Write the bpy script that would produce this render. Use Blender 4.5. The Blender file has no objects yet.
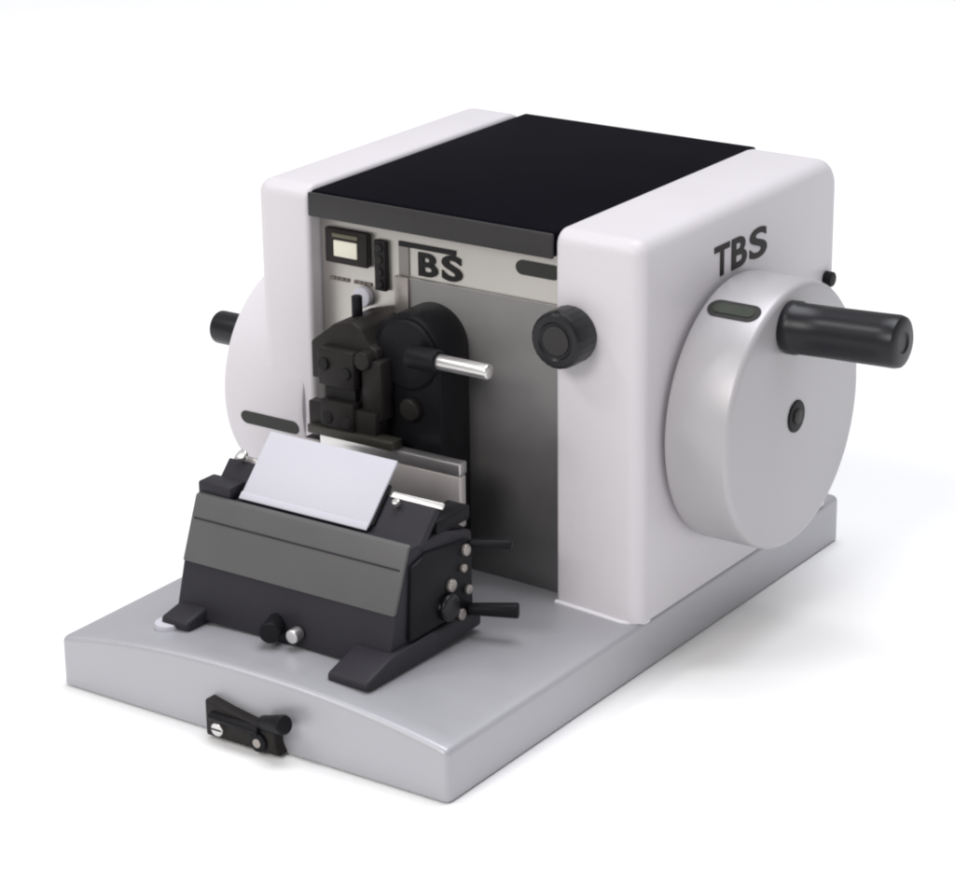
import bpy, bmesh, math, random
from mathutils import Vector, Matrix
random.seed(7)
scene = bpy.context.scene
COL = scene.collection
PI = math.pi

# ------------------------------------------------------------------ materials
def material(name, color, rough=0.5, metal=0.0, spec=0.5, bump=0.0, bump_scale=400.0,
             mottle=0.0, mottle_scale=30.0, coat=0.0, stretch=None, rough_var=0.0):
    m = bpy.data.materials.new(name)
    m.use_nodes = True
    nt = m.node_tree
    b = nt.nodes['Principled BSDF']
    b.inputs['Base Color'].default_value = (*color, 1)
    b.inputs['Roughness'].default_value = rough
    b.inputs['Metallic'].default_value = metal
    b.inputs['Specular IOR Level'].default_value = spec
    b.inputs['Coat Weight'].default_value = coat
    b.inputs['Coat Roughness'].default_value = 0.25
    tc = nt.nodes.new('ShaderNodeTexCoord')
    mp = nt.nodes.new('ShaderNodeMapping')
    nt.links.new(tc.outputs['Object'], mp.inputs['Vector'])
    if stretch:
        mp.inputs['Scale'].default_value = stretch
    if mottle:
        n = nt.nodes.new('ShaderNodeTexNoise')
        n.inputs['Scale'].default_value = mottle_scale
        n.inputs['Detail'].default_value = 6
        nt.links.new(mp.outputs['Vector'], n.inputs['Vector'])
        mix = nt.nodes.new('ShaderNodeMix')
        mix.data_type = 'RGBA'
        lo = tuple(c * (1 - mottle) for c in color)
        hi = tuple(min(1, c * (1 + mottle)) for c in color)
        mix.inputs['A'].default_value = (*lo, 1)
        mix.inputs['B'].default_value = (*hi, 1)
        nt.links.new(n.outputs['Fac'], mix.inputs['Factor'])
        nt.links.new(mix.outputs['Result'], b.inputs['Base Color'])
        if rough_var:
            mr = nt.nodes.new('ShaderNodeMapRange')
            mr.inputs['To Min'].default_value = rough - rough_var
            mr.inputs['To Max'].default_value = rough + rough_var
            nt.links.new(n.outputs['Fac'], mr.inputs['Value'])
            nt.links.new(mr.outputs['Result'], b.inputs['Roughness'])
    if bump:
        n2 = nt.nodes.new('ShaderNodeTexNoise')
        n2.inputs['Scale'].default_value = bump_scale
        n2.inputs['Detail'].default_value = 3
        nt.links.new(mp.outputs['Vector'], n2.inputs['Vector'])
        bp = nt.nodes.new('ShaderNodeBump')
        bp.inputs['Strength'].default_value = bump
        bp.inputs['Distance'].default_value = 0.001
        nt.links.new(n2.outputs['Fac'], bp.inputs['Height'])
        nt.links.new(bp.outputs['Normal'], b.inputs['Normal'])
    return m

M = {}
M['floor'] = material('white_sweep', (0.95, 0.95, 0.95), 0.7, spec=0.1, mottle=0.01)
M['paint'] = material('pale_enamel', (0.66, 0.633, 0.662), 0.40, spec=0.4, mottle=0.025, mottle_scale=14, bump=0.12, bump_scale=700, rough_var=0.07)
M['silver'] = material('silver_base_paint', (0.42, 0.42, 0.447), 0.42, metal=0.25, spec=0.5, coat=0.35, mottle=0.03, mottle_scale=45, bump=0.08, bump_scale=1200, rough_var=0.06)
M['wheel'] = material('satin_wheel_enamel', (0.46, 0.447, 0.463), 0.38, metal=0.2, spec=0.5, mottle=0.015, bump=0.04, bump_scale=900)
M['plate'] = material('brushed_metal_plate', (0.55, 0.527, 0.495), 0.36, metal=0.95, mottle=0.012, mottle_scale=60, stretch=(6, 1, 1), rough_var=0.02)
M['steel'] = material('bright_steel', (0.72, 0.70, 0.69), 0.3, metal=0.9, mottle=0.03, mottle_scale=80, rough_var=0.06)
M['satin_steel'] = material('satin_steel_block', (0.62, 0.58, 0.57), 0.45, metal=0.55, mottle=0.04, mottle_scale=70, rough_var=0.06)
M['cover'] = material('black_cover', (0.0035, 0.0035, 0.006), 0.6, spec=0.02, mottle=0.2, mottle_scale=25, bump=0.08, bump_scale=700)
M['trim'] = material('charcoal_and_lit_lip', (0.034, 0.032, 0.033), 0.5, spec=0.25, mottle=0.1, mottle_scale=40)
M['black'] = material('black_anodised', (0.010, 0.010, 0.012), 0.42, spec=0.12, mottle=0.2, mottle_scale=60)
M['black_grip'] = material('black_grip_plastic', (0.008, 0.008, 0.011), 0.33, spec=0.35, mottle=0.15, mottle_scale=60, bump=0.04, bump_scale=900)
M['holder'] = material('dark_holder_casting', (0.026, 0.024, 0.03), 0.5, spec=0.22, mottle=0.15, mottle_scale=40, bump=0.1, bump_scale=900)
M['holder_sheen'] = material('holder_sheen_grey', (0.105, 0.103, 0.103), 0.45, spec=0.3, mottle=0.08, mottle_scale=40, bump=0.05, bump_scale=900)
M['clamp'] = material('bronze_black_clamp', (0.022, 0.019, 0.0185), 0.45, metal=0.1, spec=0.16, mottle=0.25, mottle_scale=70, bump=0.1, bump_scale=500)
M['card'] = material('white_guard', (0.555, 0.55, 0.605), 0.45, spec=0.25, mottle=0.01)
M['ink'] = material('black_ink', (0.012, 0.011, 0.011), 0.5, spec=0.2)
M['grey_ink'] = material('grey_ink', (0.16, 0.14, 0.13), 0.5, spec=0.2)
M['slot'] = material('dark_slot', (0.022, 0.022, 0.02), 0.4, spec=0.3)
M['slot_green'] = material('olive_slot_window', (0.035, 0.042, 0.03), 0.25, spec=0.5)
M['screen'] = material('pale_counter_window', (0.74, 0.72, 0.60), 0.3, spec=0.4)
M['rail'] = material('grey_slide_rail', (0.36, 0.33, 0.31), 0.35, metal=0.7, mottle=0.05, mottle_scale=60)
M['bead'] = material('white_bead', (0.8, 0.79, 0.83), 0.3, spec=0.5)

# ------------------------------------------------------------------ mesh helpers
def link(name, bm, mat, parent=None, smooth=38.0, label=None):
    me = bpy.data.meshes.new(name)
    bmesh.ops.recalc_face_normals(bm, faces=bm.faces)
    bm.to_mesh(me)
    bm.free()
    me.materials.append(mat)
    for p in me.polygons:
        p.use_smooth = True
    me.set_sharp_from_angle(angle=math.radians(smooth))
    o = bpy.data.objects.new(name, me)
    COL.objects.link(o)
    if parent is not None:
        o.parent = parent
    if label:
        o['label'] = label
    return o

def bevel(bm, edges, width, seg=3):
    bmesh.ops.bevel(bm, geom=list(edges), offset=width, segments=seg, affect='EDGES', profile=0.5, clamp_overlap=True)

def sharp_edges(bm, deg=30):
    return [e for e in bm.edges if len(e.link_faces) == 2 and e.calc_face_angle(0) > math.radians(deg)]

def merge(dst, src, mat=None):
    """append bmesh src (transformed) to dst"""
    me = bpy.data.meshes.new('tmp')
    if mat is not None:
        bmesh.ops.transform(src, matrix=mat, verts=src.verts)
    bmesh.ops.recalc_face_normals(src, faces=src.faces)
    src.to_mesh(me)
    src.free()
    dst.from_mesh(me)
    bpy.data.meshes.remove(me)
    return dst

def box(x0, x1, y0, y1, z0, z1, bev=0.0, seg=3):
    bm = bmesh.new()
    bmesh.ops.create_cube(bm, size=1)
    for v in bm.verts:
        v.co = Vector(((x0 + x1) / 2 + v.co.x * (x1 - x0), (y0 + y1) / 2 + v.co.y * (y1 - y0), (z0 + z1) / 2 + v.co.z * (z1 - z0)))
    if bev:
        bevel(bm, bm.edges, bev, seg)
    return bm

def prism(poly, a0, a1, axis='x', bev=0.0, seg=2):
    """extrude a 2-D polygon along an axis: x -> (y,z), y -> (x,z), z -> (x,y)"""
    bm = bmesh.new()
    def P(p, a):
        if axis == 'x': return (a, p[0], p[1])
        if axis == 'y': return (p[0], a, p[1])
        return (p[0], p[1], a)
    A = [bm.verts.new(P(p, a0)) for p in poly]
    B = [bm.verts.new(P(p, a1)) for p in poly]
    n = len(poly)
    bm.faces.new(A)
    bm.faces.new(B[::-1])
    for i in range(n):
        bm.faces.new((A[i], A[(i + 1) % n], B[(i + 1) % n], B[i]))
    bmesh.ops.recalc_face_normals(bm, faces=bm.faces)
    if bev:
        bevel(bm, sharp_edges(bm, 25), bev, seg)
    return bm

def lathe(profile, origin, axis, n=64):
    """profile: list of (distance along axis, radius); axis: direction vector"""
    bm = bmesh.new()
    q = Vector((0, 0, 1)).rotation_difference(Vector(axis).normalized())
    o = Vector(origin)
    rings = []
    for d, r in profile:
        if r < 1e-6:
            rings.append([bm.verts.new(o + q @ Vector((0, 0, d)))])
        else:
            rings.append([bm.verts.new(o + q @ Vector((r * math.cos(2 * PI * k / n), r * math.sin(2 * PI * k / n), d))) for k in range(n)])
    for a, b in zip(rings[:-1], rings[1:]):
        for k in range(n):
            k2 = (k + 1) % n
            if len(a) == 1 and len(b) == 1: continue
            if len(a) == 1: bm.faces.new((a[0], b[k], b[k2]))
            elif len(b) == 1: bm.faces.new((a[k], a[k2], b[0]))
            else: bm.faces.new((a[k], a[k2], b[k2], b[k]))
    if len(rings[0]) > 1: bm.faces.new(rings[0])
    if len(rings[-1]) > 1: bm.faces.new(rings[-1][::-1])
    return bm

def rod(p, q, r, bev=0.0015, r2=None, n=32):
    p, q = Vector(p), Vector(q)
    L = (q - p).length
    r2 = r if r2 is None else r2
    prof = [(0, 0), (0, r - bev)]
    for k in range(1, 5):
        t = k / 4 * PI / 2
        prof.append((bev * (1 - math.cos(t)), r - bev + bev * math.sin(t)))
    for k in range(0, 5):
        t = k / 4 * PI / 2
        prof.append((L - bev + bev * math.sin(t), r2 - bev + bev * math.cos(t)))
    prof.append((L, 0))
    return lathe(prof, p, q - p, n)

def capsule_poly(cx, cy, hl, hw, n=10):
    pts = []
    for k in range(n + 1):
        t = -PI / 2 + PI * k / n
        pts.append((cx + hl - hw + hw * math.cos(t), cy + hw * math.sin(t)))
    for k in range(n + 1):
        t = PI / 2 + PI * k / n
        pts.append((cx - hl + hw + hw * math.cos(t), cy + hw * math.sin(t)))
    return pts

def text_mesh(body, width, height, depth, weight=0.03):
    """bold lettering as a bmesh in the XY plane, lower left at the origin"""
    c = bpy.data.curves.new('lettering', 'FONT')
    c.body = body
    c.extrude = 0.02
    c.offset = weight
    o = bpy.data.objects.new('lettering', c)
    COL.objects.link(o)
    bpy.context.view_layer.update()
    dg = bpy.context.evaluated_depsgraph_get()
    me = bpy.data.meshes.new_from_object(o.evaluated_get(dg))
    bpy.data.objects.remove(o)
    bm = bmesh.new()
    bm.from_mesh(me)
    bpy.data.meshes.remove(me)
    xs = [v.co.x for v in bm.verts]; ys = [v.co.y for v in bm.verts]; zs = [v.co.z for v in bm.verts]
    for v in bm.verts:
        v.co = Vector(((v.co.x - min(xs)) / (max(xs) - min(xs)) * width, (v.co.y - min(ys)) / (max(ys) - min(ys)) * height,
                       (v.co.z - min(zs)) / (max(zs) - min(zs)) * depth))
    return bm

def frame_matrix(o, ex, ey):
    ex = Vector(ex).normalized(); ey = Vector(ey).normalized(); ez = ex.cross(ey)
    m = Matrix((ex, ey, ez)).transposed().to_4x4()
    m.translation = Vector(o)
    return m

def thing(name, label, cat, loc=(0, 0, 0)):
    o = bpy.data.objects.new(name, None)
    o.empty_display_size = 0.05
    COL.objects.link(o)
    o.location = loc
    o['label'] = label
    o['category'] = cat
    return o

# ------------------------------------------------------------------ setting
bm = bmesh.new()
bmesh.ops.create_grid(bm, x_segments=8, y_segments=8, size=14)
fl = link('floor', bm, M['floor'])
fl['kind'] = 'structure'

# ------------------------------------------------------------------ the microtome
mic = thing('microtome', 'white and silver laboratory slicing machine with big handwheels and black top cover', 'microtome')

W2 = 0.150                      # half width of the base
DEPTH = 0.485
HB = 0.034
def crown(x, y):
    a = 0.014 - 0.0085 * min(1, max(0, y / 0.21))
    return HB + a * (1 - min(1, abs(x) / W2) ** 2.2)

# base: a crowned slab whose front lip is arched
bm = bmesh.new()
NX, NY = 36, 30
top = [[bm.verts.new((-W2 + 2 * W2 * i / NX, DEPTH * j / NY, crown(-W2 + 2 * W2 * i / NX, DEPTH * j / NY))) for i in range(NX + 1)] for j in range(NY + 1)]
for j in range(NY):
    for i in range(NX):
        bm.faces.new((top[j][i], top[j][i + 1], top[j + 1][i + 1], top[j + 1][i]))
border = [top[0][i] for i in range(NX + 1)] + [top[j][NX] for j in range(1, NY + 1)] + [top[NY][i] for i in range(NX - 1, -1, -1)] + [top[j][0] for j in range(NY - 1, 0, -1)]
low = [bm.verts.new((v.co.x, v.co.y, 0.0015)) for v in border]
n = len(border)
for i in range(n):
    bm.faces.new((border[i], border[(i + 1) % n], low[(i + 1) % n], low[i]))
bm.faces.new(low)
bmesh.ops.recalc_face_normals(bm, faces=bm.faces)
bevel(bm, [e for e in sharp_edges(bm, 45) if max(v.co.z for v in e.verts) > 0.01], 0.0040, 4)
base = link('base', bm, M['silver'], mic, 42)

XR, XL = 0.0878, -0.105
XRO, XLO = 0.1503, -0.1497
YB, YK, ZT = 0.2102, 0.4686, 0.2862

def housing(xi, xo, name):
    bm = box(min(xi, xo), max(xi, xo), YB, YK, 0.0345, ZT)
    # round the two upper corners of the profile (edges running along x), then the outer rim
    def mid(e): return (e.verts[0].co + e.verts[1].co) / 2
    def along_x(e): return abs(e.verts[0].co.x - e.verts[1].co.x) > 0.02
    es = [e for e in bm.edges if along_x(e) and mid(e).z > 0.2 and mid(e).y < 0.3]
    bevel(bm, es, 0.010, 5)
    es = [e for e in bm.edges if along_x(e) and mid(e).z > 0.28 and mid(e).y > 0.45]
    bevel(bm, es, 0.020, 6)
    es = [e for e in bm.edges if all(abs(v.co.x - xo) < 1e-4 for v in e.verts) and mid(e).z > 0.04]
    bevel(bm, es, 0.0135 if xo > 0 else 0.010, 6)
    es = [e for e in bm.edges if all(abs(v.co.x - xi) < 1e-4 for v in e.verts) and mid(e).z > 0.04]
    bevel(bm, es, 0.0035, 3)
    return link(name, bm, M['paint'], mic, 50)

hr = housing(XR, XRO, 'side_housing')
hl = housing(XL, XLO, 'side_housing')

# pale bead where the right housing stands on the base
bm = bmesh.new()
path = []
for k in range(9):
    x = XR + 0.001 + (XRO - 0.016 - XR) * k / 8
    path.append((x, YB - 0.0012))
for k in range(1, 7):
    t = PI / 2 * k / 6
    path.append((XRO - 0.0135 + 0.0125 * math.sin(t), YB + 0.0125 - 0.0137 * math.cos(t)))
prev = None
for k, (x, y) in enumerate(path):
    z = crown(x, y)
    ring = [bm.verts.new((x + 0.0014 * math.cos(a) * (0.3 if k < 9 else .8), y + 0.0016 * math.cos(a), z + 0.0018 * math.sin(a))) for a in [2 * PI * q / 10 for q in range(10)]]
    if prev:
        for q in range(10):
            bm.faces.new((prev[q], prev[(q + 1) % 10], ring[(q + 1) % 10], ring[q]))
    else:
        bm.faces.new(ring)
    prev = ring
bm.faces.new(prev[::-1])
link('seam_bead', bm, M['bead'], mic)

# inner body behind the metal plate, and the rear panel
link('inner_body', box(XL + 0.001, XR - 0.001, 0.2265, 0.461, 0.036, 0.2665), M['trim'], mic)

# front plate
plate = link('front_plate', box(XL + 0.0012, XR - 0.0012, 0.222, 0.2262, 0.036, 0.2672, 0.0006, 2), M['plate'], mic)
# black top cover; front lip's brighter light painted in as charcoal grey
cover = link('top_cover', box(XL + 0.0008, XR - 0.0008, 0.2118, 0.4665, 0.2676, 0.2842, 0.0022, 3), M['cover'], mic)
link('front_lip', box(XL + 0.001, XR - 0.001, 0.2085, 0.2113, 0.2672, 0.2834, 0.0010, 2), M['trim'], cover)
# added sheet painting in the dark reflection on the right of the plate, its top edge laid back
M['reflection'] = material('plate_dark_reflection', (0.265, 0.257, 0.257), 0.43, metal=0.9, mottle=0.03, mottle_scale=60, rough_var=0.03)
link('dark_reflection_sheet', prism([(0.2218, 0.0370), (0.2210, 0.0370), (0.2196, 0.2335), (0.2200, 0.2340), (0.2218, 0.2340)], -0.0330, XR - 0.0016, 'x', 0.0), M['reflection'], mic, 60)
# lettering on the plate: T with its long bar and tall grey stem, then B and S
YP = 0.2214
bm = bmesh.new()
merge(bm, box(-0.0400, 0.0050, YP - 0.0004, YP + 0.0008, 0.2538, 0.2572))
for ch, x0, z0, w, h in (('B', -0.0245, 0.2362, 0.0150, 0.0158), ('S', -0.0060, 0.2362, 0.0158, 0.0172)):
    merge(bm, text_mesh(ch, w, h, 0.0010), frame_matrix((x0, YP + 0.0004, z0), (1, 0, 0), (0, 0, 1)))
link('lettering', bm, M['ink'], plate)
link('letter_stem', box(-0.0400, -0.0322, 0.2210, 0.2222, 0.2346, 0.2537), material('stem_grey_ink', (0.20, 0.19, 0.18), 0.5), plate)  # stem in a lighter grey than the other letters
link('slide_rail', box(-0.0420, -0.0305, 0.2175, 0.2216, 0.200, 0.2342, 0.001, 2), M['rail'], plate)
# oval slot by the right housing
link('slot', prism(capsule_poly(0.068, 0.2545, 0.0165, 0.0047), 0.2205, 0.2216, 'y'), M['slot'], plate)
# counter window
ctr = link('counter', prism([(-0.0975, 0.2352), (-0.0630, 0.2352), (-0.0630, 0.2590), (-0.0975, 0.2590)], 0.2172, 0.2216, 'y', 0.0012), M['clamp'], mic)
link('window', box(-0.0895, -0.0705, 0.2160, 0.2176, 0.2405, 0.2515, 0.0006, 2), M['screen'], ctr)
link('brow', box(-0.0905, -0.0695, 0.2158, 0.2178, 0.2534, 0.2562, 0.0006, 2), material('olive_brow', (0.10, 0.095, 0.06), 0.5), ctr)
# button strip
bs = link('button_strip', box(-0.0582, -0.0490, 0.2182, 0.2216, 0.2215, 0.2560, 0.0010, 2), M['ink'], mic)
for k in range(4):
    link('button', rod((-0.0536, 0.2186, 0.2262 + 0.0083 * k), (-0.0536, 0.2168, 0.2262 + 0.0083 * k), 0.0028, 0.0006, n=20), M['clamp'], bs)
# caption printed under the counter (small unreadable dashes)
bm = bmesh.new()
x = -0.0970
for wdt in (0.004, 0.0025, 0.0035, 0.003, None, 0.002, 0.0035, 0.0025, 0.004):
    if wdt is None:
        x += 0.0035
        continue
    merge(bm, box(x, x + wdt, 0.2211, 0.2217, 0.2222, 0.2246))
    x += wdt + 0.0008
link('caption', bm, M['grey_ink'], plate)
# white and dark adjusters above the clamp
link('adjuster_button', rod((-0.0685, 0.222, 0.2150), (-0.0685, 0.2165, 0.2150), 0.0070, 0.0012), M['card'], mic)

# fine-feed knob on the right housing
kb = bmesh.new()
KX, KZ = 0.1005, 0.2215
prof = [(0, 0), (0, 0.0175), (0.003, 0.0186), (0.017, 0.0186), (0.0195, 0.0180), (0.0212, 0.0162), (0.0216, 0.0125), (0.0204, 0.0112), (0.0204, 0.0)]
kb = lathe(prof, (KX, YB + 0.0012, KZ), (0, -1, 0), 144)
for v in kb.verts:          # finger flutes round the rim
    d = Vector((v.co.x - KX, v.co.z - KZ)); r = d.length
    if r > 0.0178:
        a = math.atan2(d.y, d.x)
        s = 1 - 0.012 * (0.5 + 0.5 * math.cos(a * 24))
        v.co.x = KX + d.x * s; v.co.z = KZ + d.y * s
knob = link('feed_knob', kb, M['black_grip'], mic, 30)
link('knob_cap', rod((KX, YB - 0.0187, KZ), (KX, YB - 0.0200, KZ), 0.0100, 0.0012), M['trim'], knob)

# right handwheel
WY, WZ, WR = 0.3200, 0.1530, 0.0880
X0, X1 = 0.1535, 0.2000
wp = [(0, 0), (0, WR - 0.0025), (0.0012, WR - 0.0007), (0.003, WR)]
T = X1 - X0
wp += [(T - 0.0045, WR), (T - 0.0024, WR - 0.0006), (T - 0.0008, WR - 0.0020), (T, WR - 0.0044), (T, 0.0)]
wheel = link('handwheel', lathe(wp, (X0, WY, WZ), (1, 0, 0), 128), M['wheel'], mic, 35)
link('axle', rod((0.1495, WY, WZ), (X0 + 0.001, WY, WZ), 0.070, 0.0005, n=64), M['black'], wheel)
hub = link('hub_socket', rod((X1 - 0.002, WY, WZ), (X1 + 0.0012, WY, WZ), 0.0108, 0.0008), M['black'], wheel)
GY, GZ = 0.3070, 0.2165
bolt = link('hub_bolt', prism([(WY + 0.0055 * math.cos(PI / 3 * k + .3), WZ + 0.0055 * math.sin(PI / 3 * k + .3)) for k in range(6)], X1 + 0.001, X1 + 0.0024, 'x', 0.0004), M['trim'], wheel)
grip = link('grip', lathe([(0, 0), (0, 0.0160), (0.002, 0.0172), (0.008, 0.0172), (0.0092, 0.0164), (0.030, 0.0164), (0.068, 0.0167), (0.076, 0.0168), (0.0790, 0.0160), (0.0803, 0.0135), (0.0805, 0.0070), (0.0795, 0.0060), (0.0795, 0)],
            (X1 - 0.0005, GY, GZ), (1, 0.0, 0.045), 48), M['black_grip'], wheel, 35)

def rim_inlay(name, ang, cyl, xc, hl, hw, parent, mat):
    """capsule that follows the curve of a wheel rim"""
    cy, cz, r = cyl
    bm = prism(capsule_poly(0, 0, hl, hw, 12), -0.0012, 0.0006, 'z')
    bmesh.ops.subdivide_edges(bm, edges=bm.edges, cuts=1)
    for v in bm.verts:
        a = ang + v.co.y / r
        rr = r + v.co.z
        v.co = Vector((xc + v.co.x, cy + rr * math.cos(a), cz + rr * math.sin(a)))
    return link(name, bm, mat, parent)
rim_inlay('rim_slot', math.radians(118), (WY, WZ, WR), 0.1765, 0.0185, 0.0072, wheel, M['slot'])
rim_inlay('slot_window', math.radians(118), (WY, WZ, WR + 0.0004), 0.1765, 0.0145, 0.0042, wheel, M['slot_green'])

# lettering on the right housing above the wheel
bm = bmesh.new()
for ch, y0, w in (('T', 0.2985, 0.0195), ('B', 0.3205, 0.0200), ('S', 0.3440, 0.0230)):
    merge(bm, text_mesh(ch, w, 0.0205, 0.0010, 0.028), frame_matrix((XRO - 0.0005, y0, 0.2420), (0, 1, 0), (0, 0, 1)))
link('lettering', bm, M['ink'], hr)
# small lock button near the back edge
link('lock_button', rod((XRO - 0.001, 0.4520, 0.2035), (XRO + 0.006, 0.4520, 0.2035), 0.0052, 0.001), M['black'], mic)

# left coarse wheel, its rim showing through the left housing
LY, LZ, LR = 0.2865, 0.1300, 0.0800
wp = [(0, 0), (0, LR - 0.004), (0.0012, LR - 0.0012), (0.004, LR), (0.066, LR), (0.0688, LR - 0.0012), (0.070, LR - 0.004), (0.070, 0)]
lw = link('coarse_wheel', lathe(wp, (-0.1125, LY, LZ), (-1, 0, 0), 128), M['paint'], mic, 35)
rim_inlay('rim_slot', math.radians(189.5), (LY, LZ, LR), -0.1420, 0.0250, 0.0048, lw, M['slot'])
link('grip', rod((-0.1700, 0.2570, 0.1575), (-0.2260, 0.2570, 0.1575), 0.0118, 0.003), M['black_grip'], lw)

# specimen head: dark arch slab, clamp block with jaws and screws, lever
AX, AR, AZ = -0.0110, 0.0262, 0.1945
poly = [(AX - AR, 0.060), (AX + AR - 0.0005, 0.060)]
for k in range(25):
    t = PI * k / 24
    poly.append((AX + AR * math.cos(t), AZ + AR * math.sin(t)))
head = link('specimen_head', prism(poly, 0.1880, 0.2218, 'y', 0.0022), M['black'], mic)
link('orienting_disc', rod((AX + 0.001, 0.1885, AZ), (AX + 0.001, 0.1850, AZ), 0.0235, 0.002, n=48), M['black'], head)
link('disc_hub', rod((AX + 0.004, 0.1890, AZ - 0.036), (AX + 0.004, 0.1820, AZ - 0.036), 0.0075, 0.002), M['clamp'], head)
clampp = link('specimen_clamp', prism([(-0.0810, 0.1940), (-0.0620, 0.2085), (-0.0470, 0.2125), (-0.0395, 0.2080), (-0.0330, 0.1980), (-0.0275, 0.1960),
                (-0.0275, 0.1290), (-0.0785, 0.1260), (-0.0785, 0.1400), (-0.0700, 0.1480), (-0.0700, 0.1700), (-0.0810, 0.1685)], 0.1780, 0.2210, 'y', 0.0016), M['clamp'], mic)
link('jaw', box(-0.0690, -0.0400, 0.1690, 0.1784, 0.1690, 0.1945, 0.0015, 2), M['clamp'], clampp)
link('jaw', box(-0.0670, -0.0400, 0.1675, 0.1784, 0.1390, 0.1600, 0.0015, 2), M['clamp'], clampp)
link('lower_block', box(-0.0785, -0.0240, 0.1700, 0.1784, 0.1345, 0.1560, 0.0012, 2), M['clamp'], clampp)
link('upper_block', box(-0.0370, -0.0215, 0.1735, 0.1870, 0.1500, 0.1900, 0.0015, 2), M['clamp'], clampp)
link('specimen_gap', box(-0.0660, -0.0420, 0.1730, 0.1782, 0.1602, 0.1688), M['ink'], clampp)
for (sx, sz, r) in ((-0.0635, 0.1838, 0.0042), (-0.0455, 0.1800, 0.0038), (-0.0610, 0.1480, 0.0044), (-0.0450, 0.1465, 0.0040)):
    link('screw', rod((sx, 0.1694, sz), (sx, 0.1668, sz), r, 0.0006, n=24), M['ink'], clampp)
link('clamp_stud', rod((-0.0560, 0.1960, 0.2090), (-0.0560, 0.1960, 0.2240), 0.0036, 0.001), M['black'], clampp)
link('guide_pin', rod((-0.0345, 0.1795, 0.1900), (-0.0345, 0.1700, 0.1900), 0.0062, 0.001), M['clamp'], clampp)
link('lower_bar', box(-0.0770, -0.0080, 0.1660, 0.1775, 0.1348, 0.1410, 0.0010, 2), material('olive_bar', (0.040, 0.037, 0.029), 0.42, metal=0.2, mottle=0.1), clampp)
lever = link('clamp_lever', rod((0.0200, 0.1760, 0.1985), (0.0615, 0.1760, 0.1985), 0.0050, 0.0016), M['steel'], mic)
link('lever_boss', rod((0.0000, 0.1760, 0.1985), (0.0230, 0.1760, 0.1985), 0.0075, 0.0015), M['black'], lever)

# pale steel ledge under the head
link('ledge', box(-0.0950, 0.0400, 0.1720, 0.1795, 0.0900, 0.1255, 0.0012, 2), M['satin_steel'], mic)
link('ledge_cap', box(-0.0710, 0.0405, 0.1712, 0.1800, 0.1258, 0.1345, 0.0012, 2), M['steel'], mic)
link('ledge_support', box(-0.0900, 0.0130, 0.1798, 0.1878, 0.0480, 0.1250), M['black'], mic)

# latch on the front of the base
poly = [(-0.0250, 0.0020), (0.0320, 0.0020), (0.0285, 0.0085), (0.0290, 0.0190), (0.0200, 0.0180), (0.0080, 0.0198), (-0.0080, 0.0225), (-0.0250, 0.0262)]
latch = link('stage_latch', prism(poly, -0.0085, 0.0012, 'y', 0.0014), M['clamp'], mic)
link('screw', rod((-0.0150, -0.0080, 0.0085), (-0.0150, -0.0105, 0.0085), 0.0045, 0.0008), M['steel'], latch)
link('screw_slot', box(-0.0188, -0.0112, -0.01065, -0.0102, 0.0079, 0.0091), M['ink'], latch)
link('pivot', rod((0.0170, -0.0080, 0.0085), (0.0170, -0.0110, 0.0085), 0.0062, 0.001), M['black'], latch)
link('pivot_cap', rod((0.0170, -0.0105, 0.0085), (0.0170, -0.0118, 0.0085), 0.0030, 0.0005), M['rail'], latch)
link('release_lever', rod((0.0180, -0.0065, 0.0205), (0.0400, -0.0115, 0.0270), 0.0048, 0.002, 0.0062), M['black'], latch)
link('cross_bar', rod((-0.0200, -0.0100, 0.0170), (0.0180, -0.0100, 0.0165), 0.0028, 0.001), M['black'], latch)

# ------------------------------------------------------------------ knife holder standing on the base
kh = thing('knife_holder', 'black knife holder with white sloping guard, clamped on the silver base', 'knife holder', (0, 0.09, 0.048))
def H(bm):      # build in world coordinates, store relative to the holder's empty
    bmesh.ops.translate(bm, verts=bm.verts, vec=(-kh.location.x, -kh.location.y, -kh.location.z))
    return bm
HX0, HX1 = -0.0930, 0.0735
lowp = [(0.0465, 0.0465), (0.0560, 0.0790), (0.0720, 0.1185), (0.1080, 0.1185), (0.1370, 0.1090), (0.1370, 0.0470)]
body = link('body', H(prism(lowp, HX0, HX1, 'x', 0.0016)), M['holder'], kh)
sheen_poly = [(0.0548, 0.0800), (0.0705, 0.1198), (0.0740, 0.1206), (0.0585, 0.0806)]
link('sheen_panel', H(prism(sheen_poly, HX0 + 0.0005, HX1 - 0.0005, 'x', 0.0008)), M['holder_sheen'], kh)  # lighter grey panel: overhead sheen on the slanted front painted in
link('panel_groove', H(prism([(0.0650, 0.1067), (0.0646, 0.1057), (0.0660, 0.1055), (0.0664, 0.1065)], HX0 + 0.003, HX1 - 0.003, 'x')), M['holder'], kh)
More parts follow.
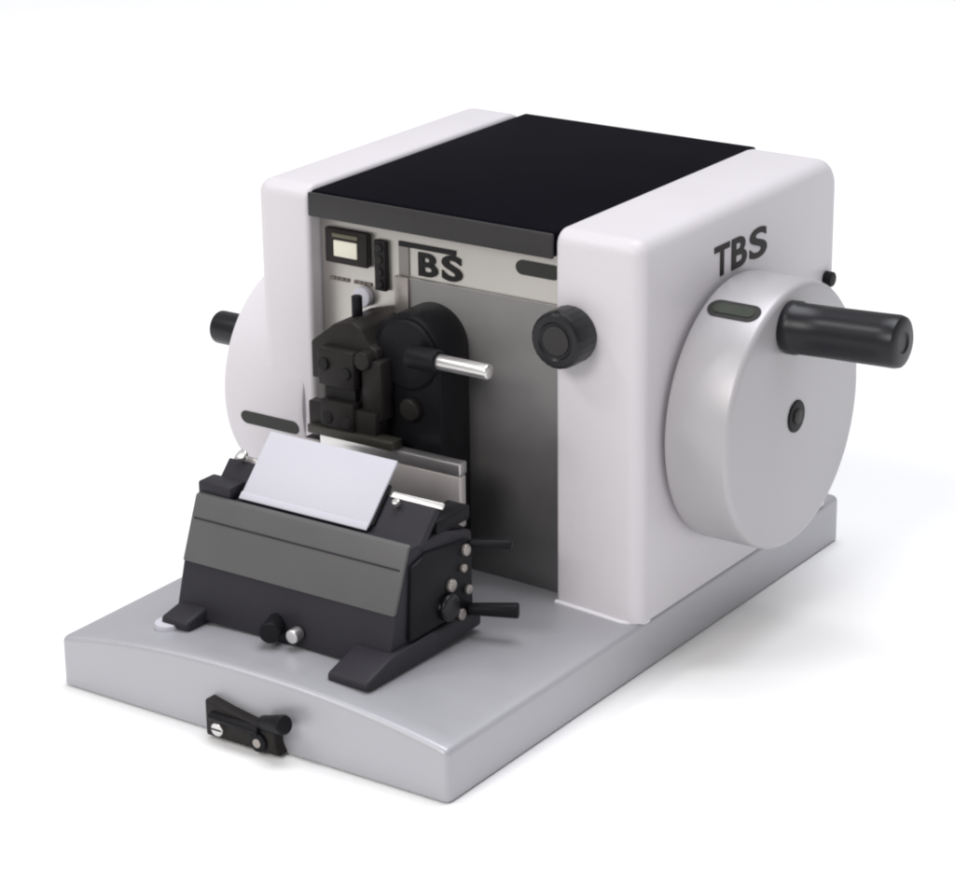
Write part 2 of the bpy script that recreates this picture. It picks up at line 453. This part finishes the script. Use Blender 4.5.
# arms that clamp it to the base
def wedge(x0, x1, y0, y1, zb, tip, top):
    return prism([(y0, zb), (y0, zb + tip), (y0 + 0.026, zb + top), (y1, zb + top), (y1, zb)], x0, x1, 'x', 0.0030, 4)
link('foot', H(wedge(0.0470, 0.0785, 0.0200, 0.1400, 0.0445, 0.0065, 0.0140)), M['holder'], kh)
link('foot', H(wedge(-0.0920, -0.0690, 0.0300, 0.1350, 0.0440, 0.0070, 0.0120)), M['holder'], kh)
link('foot_screw', H(rod((-0.0880, 0.0330, 0.0420), (-0.0880, 0.0330, 0.0470), 0.0085, 0.001)), M['card'], kh)
kn = link('lock_knob', H(rod((-0.0160, 0.0540, 0.0570), (-0.0080, 0.0350, 0.0570), 0.0060, 0.0015, 0.0070)), M['black'], kh)
link('knob_tip', H(rod((0.0050, 0.0480, 0.0560), (0.0050, 0.0400, 0.0560), 0.0045, 0.001)), M['steel'], kh)

# tilted top: frame along the slope (u up the slope, n out of it)
sl = math.radians(46)
U_ = Vector((0, math.cos(sl), math.sin(sl))); N_ = Vector((0, -math.sin(sl), math.cos(sl)))
O_ = Vector((0, 0.0830, 0.1195))
def slab(x0, x1, u0, u1, n0, n1, bev=0.0008):
    bm = box(x0, x1, u0, u1, n0, n1, bev, 2)
    m = Matrix(((1, 0, 0), tuple(U_), tuple(N_)))
    for v in bm.verts:
        v.co = O_ + Vector((v.co.x, 0, 0)) + U_ * v.co.y + N_ * v.co.z
    return bm
link('clamp_plate', H(slab(-0.0880, 0.0740, -0.004, 0.0235, -0.006, 0.0, 0.001)), M['holder'], kh)
link('knife_back', H(prism([(0.0950, 0.1185), (0.0985, 0.1280), (0.1180, 0.1215), (0.1360, 0.1100)], -0.0830, 0.0700, 'x', 0.001)), M['black'], kh)
link('blade', H(slab(-0.0850, 0.0770, 0.0235, 0.0275, -0.003, -0.001, 0.0004)), M['steel'], kh)
link('finger_guard', H(slab(-0.0630, 0.0365, -0.0005, 0.0455, 0.0024, 0.0046, 0.0008)), M['card'], kh)
link('guard_lip', H(slab(-0.0632, 0.0367, -0.0030, 0.0022, 0.0040, 0.0052, 0.0005)), M['card'], kh)
link('guard_strut', H(slab(-0.0560, 0.0380, 0.002, 0.030, 0.0002, 0.0023, 0.0005)), M['black'], kh)
# end clamps
le = link('end_clamp', H(box(-0.0935, -0.0670, 0.0740, 0.0900, 0.1188, 0.1275, 0.0015, 2)), M['holder'], kh)
link('screw', H(rod((-0.0765, 0.1000, 0.1385), (-0.0765, 0.0975, 0.1415), 0.0036, 0.0008)), M['steel'], kh)
link('end_clamp', H(box(0.0560, 0.0735, 0.1000, 0.1360, 0.1165, 0.1265, 0.0020, 2)), M['black'], kh)
link('screw', H(rod((0.0480, 0.0945, 0.1345), (0.0480, 0.0925, 0.1375), 0.0024, 0.0006)), M['steel'], kh)
# right end: side plate, shafts with chrome ends, two levers
link('side_plate', H(prism([(0.0660, 0.0600), (0.0700, 0.1080), (0.0860, 0.1120), (0.1310, 0.1060), (0.1330, 0.0600)], 0.0738, 0.0768, 'x', 0.0012)), M['black'], kh)
def lever_set(z, y, L, r):
    l = link('lever', H(rod((0.0760, y, z), (0.0760 + L, y + 0.52 * L, z), r * 0.85, 0.0015, r * 1.1)), M['black'], kh)
    return l
lever_set(0.1030, 0.1300, 0.0240, 0.0030)
lever_set(0.0600, 0.1270, 0.0290, 0.0046)
for (y, z, r) in ((0.1240, 0.1010, 0.0038), (0.1080, 0.0830, 0.0042), (0.1210, 0.0900, 0.0028), (0.1260, 0.0740, 0.0032), (0.0980, 0.0720, 0.0026), (0.1180, 0.0600, 0.0038)):
    link('shaft_end', H(rod((0.0765, y, z), (0.0795, y, z), r, 0.0008)), M['rail'], kh)
link('side_knob', H(rod((0.0765, 0.1040, 0.0700), (0.0815, 0.1040, 0.0700), 0.0090, 0.002)), M['black_grip'], kh)

# ------------------------------------------------------------------ light, camera
w = bpy.data.worlds.new('World')
scene.world = w
w.use_nodes = True
bg = w.node_tree.nodes['Background']
bg.inputs['Color'].default_value = (1.0, 0.995, 1.0, 1)
bg.inputs['Strength'].default_value = 0.40

def area(name, loc, target, size, power, color=(1, 1, 1)):
    l = bpy.data.lights.new(name, 'AREA')
    l.shape = 'RECTANGLE'
    l.size, l.size_y = size
    l.energy = power
    l.color = color
    o = bpy.data.objects.new(name, l)
    COL.objects.link(o)
    o.location = loc
    o.rotation_euler = (Vector(target) - Vector(loc)).to_track_quat('-Z', 'Y').to_euler()
    return o
area('softbox_front', (-0.25, -5.3, 3.7), (0, 0.1, 0.1), (2.6, 2.0), 152, (1, 0.975, 0.945))
area('softbox_top', (0.1, 0.95, 4.2), (0, 0.3, 0.1), (2.8, 2.8), 136, (0.94, 0.955, 1.0))
area('highlight_lamp', (-3.0, -2.6, 4.6), (0, 0.1, 0.1), (1.4, 1.0), 60, (1, 0.99, 0.98))  # unseen lamp added to put highlights on the edges

cam = bpy.data.cameras.new('camera')
co = bpy.data.objects.new('camera', cam)
COL.objects.link(co)
scene.camera = co
R = Vector((0.82385139, 0.56667387, -0.01223162)); Uv = Vector((-0.1847116, 0.28881735, 0.9393967)); F = Vector((-0.53586427, 0.77166396, -0.34261381))
m = Matrix((R, Uv, -F)).transposed().to_4x4()
m.translation = Vector((0.97502413, -1.15375577, 0.74528303))
co.matrix_world = m
cam.sensor_fit = 'HORIZONTAL'
cam.sensor_width = 36.0
cam.lens = 2739.61 * 36.0 / 955.0
cam.clip_start = 0.01
cam.clip_end = 100

scene.view_settings.view_transform = 'Standard'
scene.view_settings.look = 'None'
scene.view_settings.exposure = 0
scene.view_settings.gamma = 1
scene.cycles.max_bounces = 8
scene.cycles.filter_width = 2.2
